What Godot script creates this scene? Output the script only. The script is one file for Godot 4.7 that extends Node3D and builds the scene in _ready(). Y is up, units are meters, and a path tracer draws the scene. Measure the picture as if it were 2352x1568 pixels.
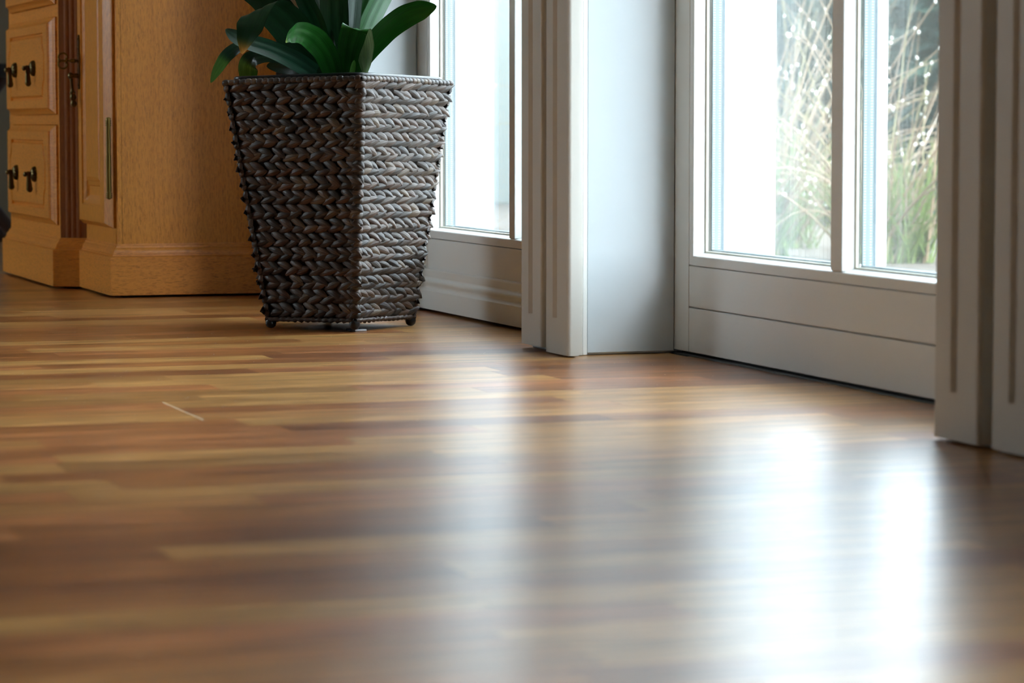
extends Node3D
# Low view over a parquet floor towards deep window bays, a beech cabinet and a woven planter.
# Axes: x points out through the window wall, -z runs along that wall away from the camera. Metres.

const FLOOR_X0 := -3.2
const PIER_X := 1.289        # room face of the window piers
const FACADE_X := 1.576
const PALETTE := [Color(0.36, 0.28, 0.22), Color(0.30, 0.24, 0.195), Color(0.41, 0.30, 0.22), Color(0.25, 0.20, 0.165), Color(0.34, 0.225, 0.15), Color(0.47, 0.38, 0.29)]
var M := {}
var used := {}
var rng := RandomNumberGenerator.new()

# ------------------------------------------------------------------ mesh building
class Mb:
	var v := PackedVector3Array()
	var n := PackedVector3Array()
	var t := PackedVector2Array()
	var c := PackedColorArray()
	var i := PackedInt32Array()
	var tint := Color.WHITE
	var colored := false
	func vert(p: Vector3, nn: Vector3, uv := Vector2.ZERO) -> int:
		v.append(p); n.append(nn); t.append(uv); c.append(tint)
		return v.size() - 1
	func tri_i(a: int, b: int, d: int) -> void:   # counterclockwise seen from outside
		i.append(a); i.append(d); i.append(b)
	func tri(a: Vector3, b: Vector3, d: Vector3) -> void:
		var nn := (b - a).cross(d - a).normalized()
		tri_i(vert(a, nn), vert(b, nn), vert(d, nn))
	func quad(a: Vector3, b: Vector3, d: Vector3, e: Vector3) -> void:
		var nn := (d - a).cross(e - b).normalized()
		var k := vert(a, nn, Vector2(0, 0)); vert(b, nn, Vector2(1, 0)); vert(d, nn, Vector2(1, 1)); vert(e, nn, Vector2(0, 1))
		tri_i(k, k + 1, k + 2); tri_i(k, k + 2, k + 3)
	func quad_n(p: Array, nn: Array) -> void:
		var k := v.size()
		for q in 4: vert(p[q], nn[q])
		tri_i(k, k + 1, k + 2); tri_i(k, k + 2, k + 3)
	# box with rounded-looking chamfered edges
	func box(lo: Vector3, hi: Vector3, r := 0.001, xf := Transform3D()) -> void:
		var ce := (lo + hi) / 2; var h := (hi - lo) / 2
		r = minf(r, minf(h.x, minf(h.y, h.z)) * 0.9)
		var ax := [Vector3(1, 0, 0), Vector3(0, 1, 0), Vector3(0, 0, 1)]
		var P := func(f: int, sf: int, a: int, sa: int, b: int, sb: int) -> Vector3:
			var q := Vector3.ZERO
			q[f] = sf * h[f]; q[a] = sa * (h[a] - r); q[b] = sb * (h[b] - r)
			return xf * (ce + q)
		var N := func(f: int, sf: int) -> Vector3: return (xf.basis * (ax[f] * sf)).normalized()
		for f in 3:
			var a := (f + 1) % 3; var b := (f + 2) % 3
			for s in [-1, 1]:
				var q := [P.call(f, s, a, -1, b, -1), P.call(f, s, a, s, b, -s), P.call(f, s, a, 1, b, 1), P.call(f, s, a, -s, b, s)]
				var nn: Vector3 = N.call(f, s)
				quad_n(q, [nn, nn, nn, nn])
		if r <= 0.00001: return
		for f in 3:
			var a := (f + 1) % 3; var b := (f + 2) % 3   # edges along b between faces f and a
			for s in [-1, 1]:
				for u in [-1, 1]:
					var p0: Vector3 = P.call(f, s, a, u, b, -1); var p1: Vector3 = P.call(f, s, a, u, b, 1)
					var p2: Vector3 = P.call(a, u, f, s, b, 1); var p3: Vector3 = P.call(a, u, f, s, b, -1)
					var nf: Vector3 = N.call(f, s); var na: Vector3 = N.call(a, u)
					if s * u > 0: quad_n([p0, p3, p2, p1], [nf, na, na, nf])
					else: quad_n([p0, p1, p2, p3], [nf, nf, na, na])
		for sx in [-1, 1]:
			for sy in [-1, 1]:
				for sz in [-1, 1]:
					var p: Vector3 = P.call(0, sx, 1, sy, 2, sz); var q: Vector3 = P.call(1, sy, 0, sx, 2, sz); var w: Vector3 = P.call(2, sz, 0, sx, 1, sy)
					var k := vert(p, N.call(0, sx)); vert(q, N.call(1, sy)); vert(w, N.call(2, sz))
					if sx * sy * sz > 0: tri_i(k, k + 1, k + 2)
					else: tri_i(k, k + 2, k + 1)
	# rows of points, smooth; outside is (along row) x (to next row)
	func grid(rows: Array, closed := false, us := 1.0, vs := 1.0, cols := []) -> void:
		var nr := rows.size(); var nc: int = rows[0].size(); var k := v.size()
		for r in nr:
			for q in nc:
				var a: Vector3 = rows[r][(q + 1) % nc if closed else mini(q + 1, nc - 1)] - rows[r][(q - 1 + nc) % nc if closed else maxi(q - 1, 0)]
				var b: Vector3 = rows[mini(r + 1, nr - 1)][q] - rows[maxi(r - 1, 0)][q]
				var nn := a.cross(b).normalized()
				if nn == Vector3.ZERO: nn = Vector3.UP
				if cols: tint = cols[r]
				vert(rows[r][q], nn, Vector2(us * q / (nc if closed else nc - 1), vs * r / (nr - 1)))
		for r in nr - 1:
			for q in (nc if closed else nc - 1):
				var q2 := (q + 1) % nc
				tri_i(k + r * nc + q, k + r * nc + q2, k + (r + 1) * nc + q2)
				tri_i(k + r * nc + q, k + (r + 1) * nc + q2, k + (r + 1) * nc + q)
	# profile of (radius, height) turned round the y axis of xf
	func lathe(prof: Array, seg := 16, xf := Transform3D()) -> void:
		var rows := []
		for p in prof:
			var row := []
			for q in seg:
				var a := -TAU * q / seg
				row.append(xf * Vector3(maxf(p.x, 0.00001) * cos(a), p.y, maxf(p.x, 0.00001) * sin(a)))
			rows.append(row)
		grid(rows, true)
	func tube(pts: Array, radii: Array, seg := 8, closed_path := false) -> void:
		var rows := []; var m := pts.size()
		var up := Vector3(0.31, 0.9, 0.2).normalized()
		for k in (m + 1 if closed_path else m):
			var j := k % m
			var d: Vector3 = (pts[(j + 1) % m if closed_path else mini(j + 1, m - 1)] - pts[(j - 1 + m) % m if closed_path else maxi(j - 1, 0)]).normalized()
			if absf(d.dot(up)) > 0.97: up = Vector3(0.9, 0.1, 0.4).normalized()
			var e := d.cross(up).normalized(); var f := e.cross(d)
			up = f
			var row := []
			for q in seg:
				var a := TAU * q / seg
				row.append(pts[j] + (e * cos(a) + f * sin(a)) * radii[mini(j, radii.size() - 1)])
			rows.append(row)
		grid(rows, true, 1.0, float(m))
	# straight extrusion of an (x, y) outline along z, or any axes given by xf; outline counterclockwise seen from +z
	func prism(poly: PackedVector2Array, z0: float, z1: float, xf := Transform3D()) -> void:
		var m := poly.size()
		for k in m:
			var a := poly[k]; var b := poly[(k + 1) % m]
			quad(xf * Vector3(a.x, a.y, z0), xf * Vector3(b.x, b.y, z0), xf * Vector3(b.x, b.y, z1), xf * Vector3(a.x, a.y, z1))
		var ids := Geometry2D.triangulate_polygon(poly)
		for k in range(0, ids.size(), 3):
			var a := poly[ids[k]]; var b := poly[ids[k + 1]]; var d := poly[ids[k + 2]]
			if (b - a).cross(d - a) < 0:
				var e := b; b = d; d = e
			tri(xf * Vector3(a.x, a.y, z1), xf * Vector3(b.x, b.y, z1), xf * Vector3(d.x, d.y, z1))
			tri(xf * Vector3(a.x, a.y, z0), xf * Vector3(d.x, d.y, z0), xf * Vector3(b.x, b.y, z0))
	# flat strip between two closed loops of the same length
	func ring(a: Array, b: Array) -> void:
		var m := a.size()
		for k in m: quad(a[k], a[(k + 1) % m], b[(k + 1) % m], b[k])
	func mesh() -> ArrayMesh:
		var arr := []; arr.resize(Mesh.ARRAY_MAX)
		arr[Mesh.ARRAY_VERTEX] = v; arr[Mesh.ARRAY_NORMAL] = n; arr[Mesh.ARRAY_TEX_UV] = t; arr[Mesh.ARRAY_INDEX] = i
		if colored: arr[Mesh.ARRAY_COLOR] = c
		var am := ArrayMesh.new()
		am.add_surface_from_arrays(Mesh.PRIMITIVE_TRIANGLES, arr)
		return am

# ------------------------------------------------------------------ scene helpers
func numbered(called: String) -> String:
	used[called] = used.get(called, -1) + 1
	return called if used[called] == 0 else "%s_%03d" % [called, used[called]]

func put(called: String, mesh: Mesh, mat: Material, parent: Node) -> MeshInstance3D:
	var o := MeshInstance3D.new()
	o.mesh = mesh; o.material_override = mat
	o.cast_shadow = GeometryInstance3D.SHADOW_CASTING_SETTING_ON
	if parent == self: o.name = numbered(called)
	else:
		var key := "%d/%s" % [parent.get_instance_id(), called]
		used[key] = used.get(key, -1) + 1
		o.name = called if used[key] == 0 else "%s_%03d" % [called, used[key]]
	parent.add_child(o, true)
	return o

func node(called: String, label: String, category := "", group := "", kind := "", at := Vector3.ZERO) -> Node3D:
	var o := Node3D.new()
	o.name = numbered(called); add_child(o, true); o.position = at
	tag(o, label, category, group, kind)
	return o

func tag(o: Node, label: String, category := "", group := "", kind := "") -> void:
	if label: o.set_meta("label", label)
	if category: o.set_meta("category", category)
	if group: o.set_meta("group", group)
	if kind: o.set_meta("kind", kind)

func boxm(lo: Vector3, hi: Vector3, r := 0.001) -> ArrayMesh:
	var b := Mb.new(); b.box(Vector3(minf(lo.x, hi.x), minf(lo.y, hi.y), minf(lo.z, hi.z)), Vector3(maxf(lo.x, hi.x), maxf(lo.y, hi.y), maxf(lo.z, hi.z)), r)
	return b.mesh()

func multi(called: String, mesh: Mesh, mat: Material, where: Array, parent: Node, colors := []) -> MultiMeshInstance3D:
	var mm := MultiMesh.new()
	mm.transform_format = MultiMesh.TRANSFORM_3D
	mm.use_colors = not colors.is_empty()
	mm.mesh = mesh
	mm.instance_count = where.size()
	for k in where.size():
		mm.set_instance_transform(k, where[k])
		if colors: mm.set_instance_color(k, colors[k])
	var o := MultiMeshInstance3D.new()
	o.multimesh = mm; o.material_override = mat; o.name = called
	if parent == self: o.name = numbered(called)
	parent.add_child(o, true)
	o.set_meta("kind", "stuff")
	return o

func mat(color: Color, rough := 0.5, spec := 0.5, metal := 0.0) -> StandardMaterial3D:
	var m := StandardMaterial3D.new()
	m.albedo_color = color; m.roughness = rough; m.metallic_specular = spec; m.metallic = metal
	return m

func rgb(r: int, g: int, b: int) -> Color: return Color(r / 255.0, g / 255.0, b / 255.0)

# ------------------------------------------------------------------ textures
func parquet_image(sd: int) -> ImageTexture:
	var w := 1024; var h := 256
	var im := Image.create(w, h, false, Image.FORMAT_RGB8)
	var a := FastNoiseLite.new(); a.seed = sd; a.frequency = 0.01; a.fractal_octaves = 3
	var b := FastNoiseLite.new(); b.seed = sd + 1; b.frequency = 0.02; b.fractal_octaves = 2
	var f := FastNoiseLite.new(); f.seed = sd + 2; f.frequency = 0.05; f.fractal_octaves = 2
	for y in h:
		for x in w:
			var warp := 14.0 * a.get_noise_2d(x * 0.35, y * 1.2)
			var s1 := a.get_noise_2d(x * 0.22, (y + warp) * 4.5)
			var s2 := b.get_noise_2d(x * 0.3 + 900.0, (y + warp) * 14.0)
			var s3 := f.get_noise_2d(x * 0.35, y * 9.0)
			var k := 0.90 + 0.30 * s1 + 0.16 * s2 + 0.10 * s3
			if s3 > 0.33: k -= (s3 - 0.33) * 0.7
			k = clampf(k, 0.4, 1.15) / 1.15
			im.set_pixel(x, y, Color(k, pow(k, 1.12), pow(k, 1.3)))
	return ImageTexture.create_from_image(im)

func beech_image(sd: int, turned: bool) -> ImageTexture:
	var s := 512
	var r := RandomNumberGenerator.new(); r.seed = sd
	var col := PackedFloat32Array(); col.resize(s)
	var waves := []
	for k in 14: waves.append([r.randi_range(1, 40), r.randf() * TAU, r.randf_range(0.2, 1.0)])
	for x in s:
		var q := 0.0
		for w in waves: q += w[2] * sin(TAU * w[0] * x / s + w[1])
		col[x] = 0.94 + 0.005 * q
	var g := PackedFloat32Array(); g.resize(s * s)
	for y in s:
		for x in s:
			g[y * s + x] = col[(x + int(5.0 * sin(TAU * y / s)) + s) % s]
	for k in 6500:
		var x := r.randi_range(0, s - 1); var y := r.randi_range(0, s - 1); var l := r.randi_range(5, 16); var d := r.randf_range(0.86, 0.96)
		for q in l:
			g[((y + q) % s) * s + x] *= d
			if l > 11: g[((y + q) % s) * s + (x + 1) % s] *= 0.5 + d / 2
	var im := Image.create(s, s, false, Image.FORMAT_RGB8)
	for y in s:
		for x in s:
			var k := clampf(g[y * s + x], 0.0, 1.0)
			var cc := Color(k, pow(k, 1.35), pow(k, 1.8))
			if turned: im.set_pixel(y, x, cc)
			else: im.set_pixel(x, y, cc)
	return ImageTexture.create_from_image(im)

func stripes_image(sd: int, w: int, h: int, amount: float) -> ImageTexture:   # fine lines along v
	var r := RandomNumberGenerator.new(); r.seed = sd
	var nz := FastNoiseLite.new(); nz.seed = sd; nz.frequency = 0.03
	var im := Image.create(w, h, false, Image.FORMAT_RGB8)
	var base := PackedFloat32Array()
	for x in w: base.append(r.randf())
	for y in h:
		for x in w:
			var k := 1.0 - amount * (0.6 * base[x] + 0.4 * (0.5 + nz.get_noise_2d(x * 7.0, y * 0.9)))
			im.set_pixel(x, y, Color(k, k, k))
	return ImageTexture.create_from_image(im)

func dots_image() -> ImageTexture:    # two rows of perforations in a spacer bar
	var im := Image.create(32, 16, false, Image.FORMAT_RGB8)
	im.fill(rgb(98, 116, 120))
	for y in 16:
		for x in 32:
			for cx in [6, 25]:
				if Vector2(x - cx, (y - 8) * 0.9).length() < 3.2: im.set_pixel(x, y, rgb(176, 190, 194))
	return ImageTexture.create_from_image(im)

func materials() -> void:
	M.white = mat(rgb(226, 226, 221), 0.38)
	M.board = mat(rgb(200, 196, 187), 0.42)
	M.reveal = mat(rgb(192, 200, 203), 0.55)
	M.door = mat(rgb(224, 224, 220), 0.3)
	var nt := NoiseTexture2D.new(); var nz := FastNoiseLite.new(); nz.seed = 5; nz.frequency = 0.02; nz.fractal_octaves = 3
	nt.noise = nz; nt.seamless = true; nt.width = 256; nt.height = 256
	M.door.heightmap_enabled = true; M.door.heightmap_texture = nt; M.door.heightmap_scale = 0.012
	M.door.uv1_triplanar = true; M.door.uv1_world_triplanar = true; M.door.uv1_scale = Vector3(6, 24, 6)
	M.plaster = mat(rgb(140, 120, 96), 0.8); M.ceiling = mat(rgb(215, 210, 200), 0.8); M.wall_dark = mat(rgb(120, 108, 88), 0.8)
	M.render = mat(rgb(238, 239, 236), 0.8)
	M.bead = mat(rgb(220, 218, 203), 0.6)
	M.spacer = mat(Color.WHITE, 0.5); M.spacer.albedo_texture = dots_image()
	M.spacer_dark = mat(rgb(70, 90, 98), 0.5)
	M.gasket = mat(rgb(60, 62, 62), 0.7)
	M.glass = mat(Color(0.95, 1.0, 0.98, 0.03), 0.0); M.glass.transparency = BaseMaterial3D.TRANSPARENCY_ALPHA
	# beech
	var bv := beech_image(3, false); var bh := beech_image(4, true)
	for k in [["beech", bv, rgb(240, 164, 62), 0.36], ["beech_flat", bh, rgb(244, 162, 66), 0.36], ["beech_dark", bv, rgb(158, 96, 40), 0.5]]:
		var m := mat(k[2], k[3]); m.albedo_texture = k[1]
		m.uv1_triplanar = true; m.uv1_world_triplanar = true; m.uv1_scale = Vector3(4.2, 3.2, 4.2)
		M[k[0]] = m
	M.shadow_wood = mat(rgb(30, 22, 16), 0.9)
	M.brass = mat(rgb(92, 76, 46), 0.28, 0.5, 1.0)
	M.brass_old = mat(rgb(120, 100, 52), 0.38, 0.5, 1.0)
	# parquet tones
	var p1 := parquet_image(11); var p2 := parquet_image(57)
	var tones := [rgb(224, 166, 96), rgb(206, 144, 80), rgb(194, 128, 68), rgb(178, 112, 58), rgb(154, 94, 48), rgb(202, 130, 74), rgb(218, 162, 92), rgb(186, 134, 72)]
	M.parquet = []
	for k in tones.size() * 2:
		var m := mat(tones[k % tones.size()], 0.3, 0.5)
		m.clearcoat_enabled = true; m.clearcoat = 0.25; m.clearcoat_roughness = 0.28
		m.albedo_texture = p1 if k < tones.size() else p2
		M.parquet.append(m)
	M.slab = mat(rgb(52, 34, 20), 0.9)
	M.filler = mat(rgb(222, 196, 160), 0.5)
	M.dust = mat(rgb(235, 228, 215), 0.9)
	# basket
	var st := stripes_image(21, 64, 64, 0.55)
	M.strand = []
	for col in PALETTE:
		var m := mat(col, 0.48, 0.5); m.albedo_texture = st; m.heightmap_enabled = true; m.heightmap_texture = st; m.heightmap_scale = 0.05
		M.strand.append(m)
	M.strand_mixed = mat(Color.WHITE, 0.48, 0.5); M.strand_mixed.albedo_texture = st; M.strand_mixed.vertex_color_use_as_albedo = true
	M.strand_mixed.heightmap_enabled = true; M.strand_mixed.heightmap_texture = st; M.strand_mixed.heightmap_scale = 0.05
	M.core = mat(rgb(26, 19, 14), 0.9, 0.2)
	M.black = mat(rgb(24, 25, 27), 0.3)
	M.soil = mat(rgb(38, 28, 20), 0.95)
	M.foot = mat(rgb(20, 21, 23), 0.35)
	M.pad = mat(rgb(58, 60, 64), 0.4); M.pad_edge = mat(rgb(205, 210, 214), 0.2)
	# plant
	var lf := stripes_image(33, 96, 64, 0.38)
	M.leaf = mat(Color.WHITE, 0.36, 0.4); M.leaf.albedo_texture = lf; M.leaf.vertex_color_use_as_albedo = true
	M.leaf.backlight_enabled = true; M.leaf.backlight = Color(0.20, 0.26, 0.08)
	M.leaf.heightmap_enabled = true; M.leaf.heightmap_texture = lf; M.leaf.heightmap_scale = 0.02
	# outside
	M.soil_out = mat(rgb(102, 90, 78), 0.95)
	var ns := NoiseTexture2D.new(); var nq := FastNoiseLite.new(); nq.seed = 9; nq.frequency = 0.06; nq.fractal_octaves = 4
	ns.noise = nq; ns.seamless = true; ns.width = 256; ns.height = 256
	var gr := Gradient.new(); gr.set_color(0, Color(0.55, 0.5, 0.45)); gr.set_color(1, Color(1, 1, 1)); ns.color_ramp = gr
	M.soil_out.albedo_texture = ns; M.soil_out.uv1_triplanar = true; M.soil_out.uv1_world_triplanar = true; M.soil_out.uv1_scale = Vector3(1.5, 1.5, 1.5)
	M.twig = mat(rgb(134, 114, 94), 0.7); M.twig.vertex_color_use_as_albedo = true
	M.catkin = mat(rgb(205, 204, 194), 0.9)
	M.frond = mat(rgb(92, 112, 50), 0.7); M.frond.vertex_color_use_as_albedo = true
	M.frond.backlight_enabled = true; M.frond.backlight = Color(0.2, 0.22, 0.12)
	M.needle = mat(rgb(36, 60, 50), 0.8); M.needle.vertex_color_use_as_albedo = true
	M.bark = mat(rgb(96, 80, 64), 0.9)
	M.stool = mat(rgb(58, 34, 22), 0.5); M.seat_black = mat(rgb(20, 18, 17), 0.6)

# ------------------------------------------------------------------ the room
func _ready() -> void:
	rng.seed = 7
	# camera: 30 cm above the floor, long lens, slightly down
	var cam := Camera3D.new(); cam.name = "camera"
	var ca := CameraAttributesPhysical.new()
	ca.frustum_focal_length = 104.08; ca.frustum_focus_distance = 4.2; ca.exposure_aperture = 10.0; ca.frustum_near = 0.05; ca.frustum_far = 200.0
	add_child(cam)
	cam.attributes = ca
	cam.position = Vector3(0, 0.30, 0)
	cam.rotation_degrees = Vector3(-4.2389, -18.685, 0)
	cam.current = true
	# overcast daylight
	var we := WorldEnvironment.new(); we.name = "environment"
	var e := Environment.new()
	e.background_mode = Environment.BG_SKY
	var sky := Sky.new(); var sm := ProceduralSkyMaterial.new()
	sm.sky_top_color = Color(0.86, 0.945, 1.0); sm.sky_horizon_color = Color(0.91, 0.97, 1.0); sm.sky_energy_multiplier = 2.8; sm.sky_curve = 0.3
	sm.ground_horizon_color = Color(0.6, 0.6, 0.56); sm.ground_bottom_color = Color(0.5, 0.48, 0.44); sm.ground_energy_multiplier = 1.0
	sm.sun_angle_max = 0.0
	sky.sky_material = sm; e.sky = sky
	e.tonemap_mode = Environment.TONE_MAPPER_LINEAR; e.tonemap_exposure = 1.32
	e.sdfgi_enabled = true; e.ssao_enabled = true; e.ssil_enabled = true
	we.environment = e; add_child(we)
	# hazy sun, veiled by thin cloud: a wide soft source along the wall, entering the bays at a slant
	var sun := DirectionalLight3D.new(); sun.name = "hazy_sun"
	sun.light_energy = 1.8; sun.light_color = Color(0.97, 0.985, 1.0); sun.light_angular_distance = 26.0; sun.shadow_enabled = true
	sun.sky_mode = DirectionalLight3D.SKY_MODE_LIGHT_ONLY
	add_child(sun)
	sun.look_at_from_position(Vector3(0.19, 0.5, 0.82), Vector3.ZERO, Vector3.UP)
	materials()
	room()
	parquet()
	windows()
	trims()
	cabinet()
	planter()
	plant()
	stool()
	garden()

func room() -> void:
	var w := node("wall_right", "white window wall with deep bays for glazed doors", "wall", "", "structure")
	# piers between the bays, from the room face to the facade
	put("pier", boxm(Vector3(PIER_X, 0, -8.0), Vector3(1.51, 2.12, -4.555), 0.002), M.reveal, w)
	put("pier", boxm(Vector3(PIER_X, 0, -3.73), Vector3(FACADE_X, 2.12, -3.577), 0.002), M.reveal, w)
	put("pier", boxm(Vector3(PIER_X, 0, -2.515), Vector3(FACADE_X, 2.12, -1.3), 0.002), M.reveal, w)
	put("pier", boxm(Vector3(PIER_X, 0, -0.2), Vector3(FACADE_X, 2.12, 2.6), 0.002), M.reveal, w)
	put("lintel", boxm(Vector3(PIER_X, 2.12, -8.0), Vector3(FACADE_X, 2.6, 2.6), 0.002), M.reveal, w)
	put("casing_strip", boxm(Vector3(1.2908, 0, -3.579), Vector3(1.3025, 2.12, -3.566), 0.0015), M.board, w)
	put("casing_strip", boxm(Vector3(1.3035, 0, -3.579), Vector3(1.3105, 2.12, -3.5715), 0.0015), M.white, w)
	put("reveal_panel", boxm(Vector3(1.311, 0.003, -3.58), Vector3(1.431, 2.12, -3.5735), 0.0008), M.reveal, w)
	put("reveal_panel", boxm(Vector3(1.29, 0.003, -4.56), Vector3(1.378, 2.12, -4.5515), 0.0008), M.reveal, w)
	var wf := node("wall_front", "plain far wall beyond the cabinet", "wall", "", "structure")
	put("surface", boxm(Vector3(FLOOR_X0, 0, -8.0), Vector3(PIER_X, 2.6, -8.15), 0), M.wall_dark, wf)
	var wl := node("wall_left", "plain side wall away from the windows", "wall", "", "structure")
	for q in [[-8.15, -7.8, 0.0, 2.6], [-6.2, 2.6, 0.0, 2.6], [-7.8, -6.2, 0.0, 0.75], [-7.8, -6.2, 2.3, 2.6]]:
		put("surface", boxm(Vector3(FLOOR_X0 - 0.2, q[2], q[0]), Vector3(FLOOR_X0, q[3], q[1]), 0), M.plaster, wl)
	var wb := node("wall_back", "plain wall behind the viewer", "wall", "", "structure")
	put("surface", boxm(Vector3(FLOOR_X0 - 0.2, 0, 2.6), Vector3(FACADE_X, 2.6, 2.8), 0), M.plaster, wb)
	var ce := put("ceiling", boxm(Vector3(FLOOR_X0 - 0.2, 2.6, -8.15), Vector3(FACADE_X, 2.8, 2.8), 0), M.ceiling, self)
	tag(ce, "plain plaster ceiling", "ceiling", "", "structure")

func seen_size(cam_inv: Transform3D, a: Vector3, b: Vector3) -> float:
	var best := 0.0
	for k in 5:
		var p := cam_inv * a.lerp(b, k / 4.0)
		if p.z > -0.8: continue
		var x := p.x / -p.z; var y := p.y / -p.z
		if absf(x) < 0.19 and absf(y) < 0.125: best = maxf(best, 1.0 / (p.z * p.z))
	return best

func parquet() -> void:
	var fl := node("floor", "glossy brown three-strip parquet floor", "floor", "", "structure")
	put("slab", boxm(Vector3(FLOOR_X0 - 0.2, -0.2, -8.15), Vector3(1.45, -0.0012, 2.8), 0), M.slab, fl)
	var r := RandomNumberGenerator.new(); r.seed = 404
	var cam_inv := Transform3D(Basis.from_euler(Vector3(deg_to_rad(-4.2389), deg_to_rad(-18.685), 0)), Vector3(0, 0.3, 0)).affine_inverse()
	var pieces := []
	var wd := 0.0665
	for k in range(-77, 84):
		var za := -2.916 + k * wd
		if za < -8.0 or za + wd > 2.6: continue
		var x := FLOOR_X0 - r.randf() * 0.4
		var last := -1
		while x < 1.43:
			var l := r.randf_range(0.30, 0.52)
			# the worn board end of the photograph
			if k < 0 and k >= -3 and x < 0.66 and x + l > 0.5 and x + l < 0.95: l = 0.658 - x
			var tone: int = [0, 0, 1, 1, 6, 6, 2, 2, 5, 3, 7, 4][r.randi_range(0, 11)]
			while tone == last: tone = r.randi_range(0, 7)
			last = tone
			var x1 := minf(x + l, 1.435)
			var x0 := maxf(x, FLOOR_X0)
			if x1 > x0 + 0.02:
				var s := seen_size(cam_inv, Vector3(x0, 0, za + wd / 2), Vector3(x1, 0, za + wd / 2))
				pieces.append({"x0": x0, "x1": x1, "z": za, "tone": tone + (8 if r.randf() < 0.5 else 0), "s": s, "u": r.randf() * 0.12, "v": r.randf() * 0.66})
			x += l
	pieces.sort_custom(func(a, b): return a.s > b.s)
	var rest := {}
	for k in pieces.size():
		var p = pieces[k]
		if k < 300 and p.s > 0.0:
			var b := Mb.new(); strip(b, p, wd)
			put("plank", b.mesh(), M.parquet[p.tone], fl)
		else:
			if not rest.has(p.tone): rest[p.tone] = Mb.new()
			strip(rest[p.tone], p, wd)
	for tone in rest:
		var o := put("far_planks", rest[tone].mesh(), M.parquet[tone], fl)
		o.set_meta("kind", "stuff")
	put("joint_filler", boxm(Vector3(0.6575, -0.001, -3.115), Vector3(0.6588, 0.0002, -2.917), 0), M.filler, fl)
	put("threshold", boxm(Vector3(1.43, -0.1, -4.56), Vector3(1.6, 0.002, -0.1), 0.001), M.gasket, fl)
	# dust
	var dm := SphereMesh.new(); dm.radius = 0.00035; dm.height = 0.0004; dm.radial_segments = 6; dm.rings = 3
	var where := []
	for k in 500:
		var d := r.randf_range(2.5, 5.2); var a := deg_to_rad(r.randf_range(-9.5, 4.0)) - deg_to_rad(-18.685)
		var s := r.randf_range(0.5, 1.6)
		where.append(Transform3D(Basis.from_scale(Vector3(s, s, s)), Vector3(sin(a) * d, 0.0003, -cos(a) * d)))
	var du := multi("dust", dm, M.dust, where, self)
	tag(du, "tiny pale dust specks scattered on the parquet", "dust", "", "stuff")

func strip(b: Mb, p: Dictionary, wd: float) -> void:
	var g := 0.0001
	var x0: float = p.x0 + g; var x1: float = p.x1 - g; var z0: float = p.z + g; var z1: float = p.z + wd - g
	var U := func(x: float, z: float) -> Vector2: return Vector2(p.u + (x - p.x0) / 0.62, p.v + (z - p.z) / 0.2)
	var top := [Vector3(x0, 0, z0), Vector3(x1, 0, z0), Vector3(x1, 0, z1), Vector3(x0, 0, z1)]
	var k := b.v.size()
	for q in top: b.vert(q, Vector3.UP, U.call(q.x, q.z))
	b.tri_i(k, k + 2, k + 1); b.tri_i(k, k + 3, k + 2)
	for q in 4:
		var a: Vector3 = top[q]; var d: Vector3 = top[(q + 1) % 4]; var e := d - Vector3(0, 0.001, 0); var f := a - Vector3(0, 0.001, 0)
		var nn := (d - a).cross(f - a).normalized()
		k = b.v.size()
		for w in [a, d, e, f]: b.vert(w, nn, U.call(w.x, w.z))
		b.tri_i(k, k + 1, k + 2); b.tri_i(k, k + 2, k + 3)

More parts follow.
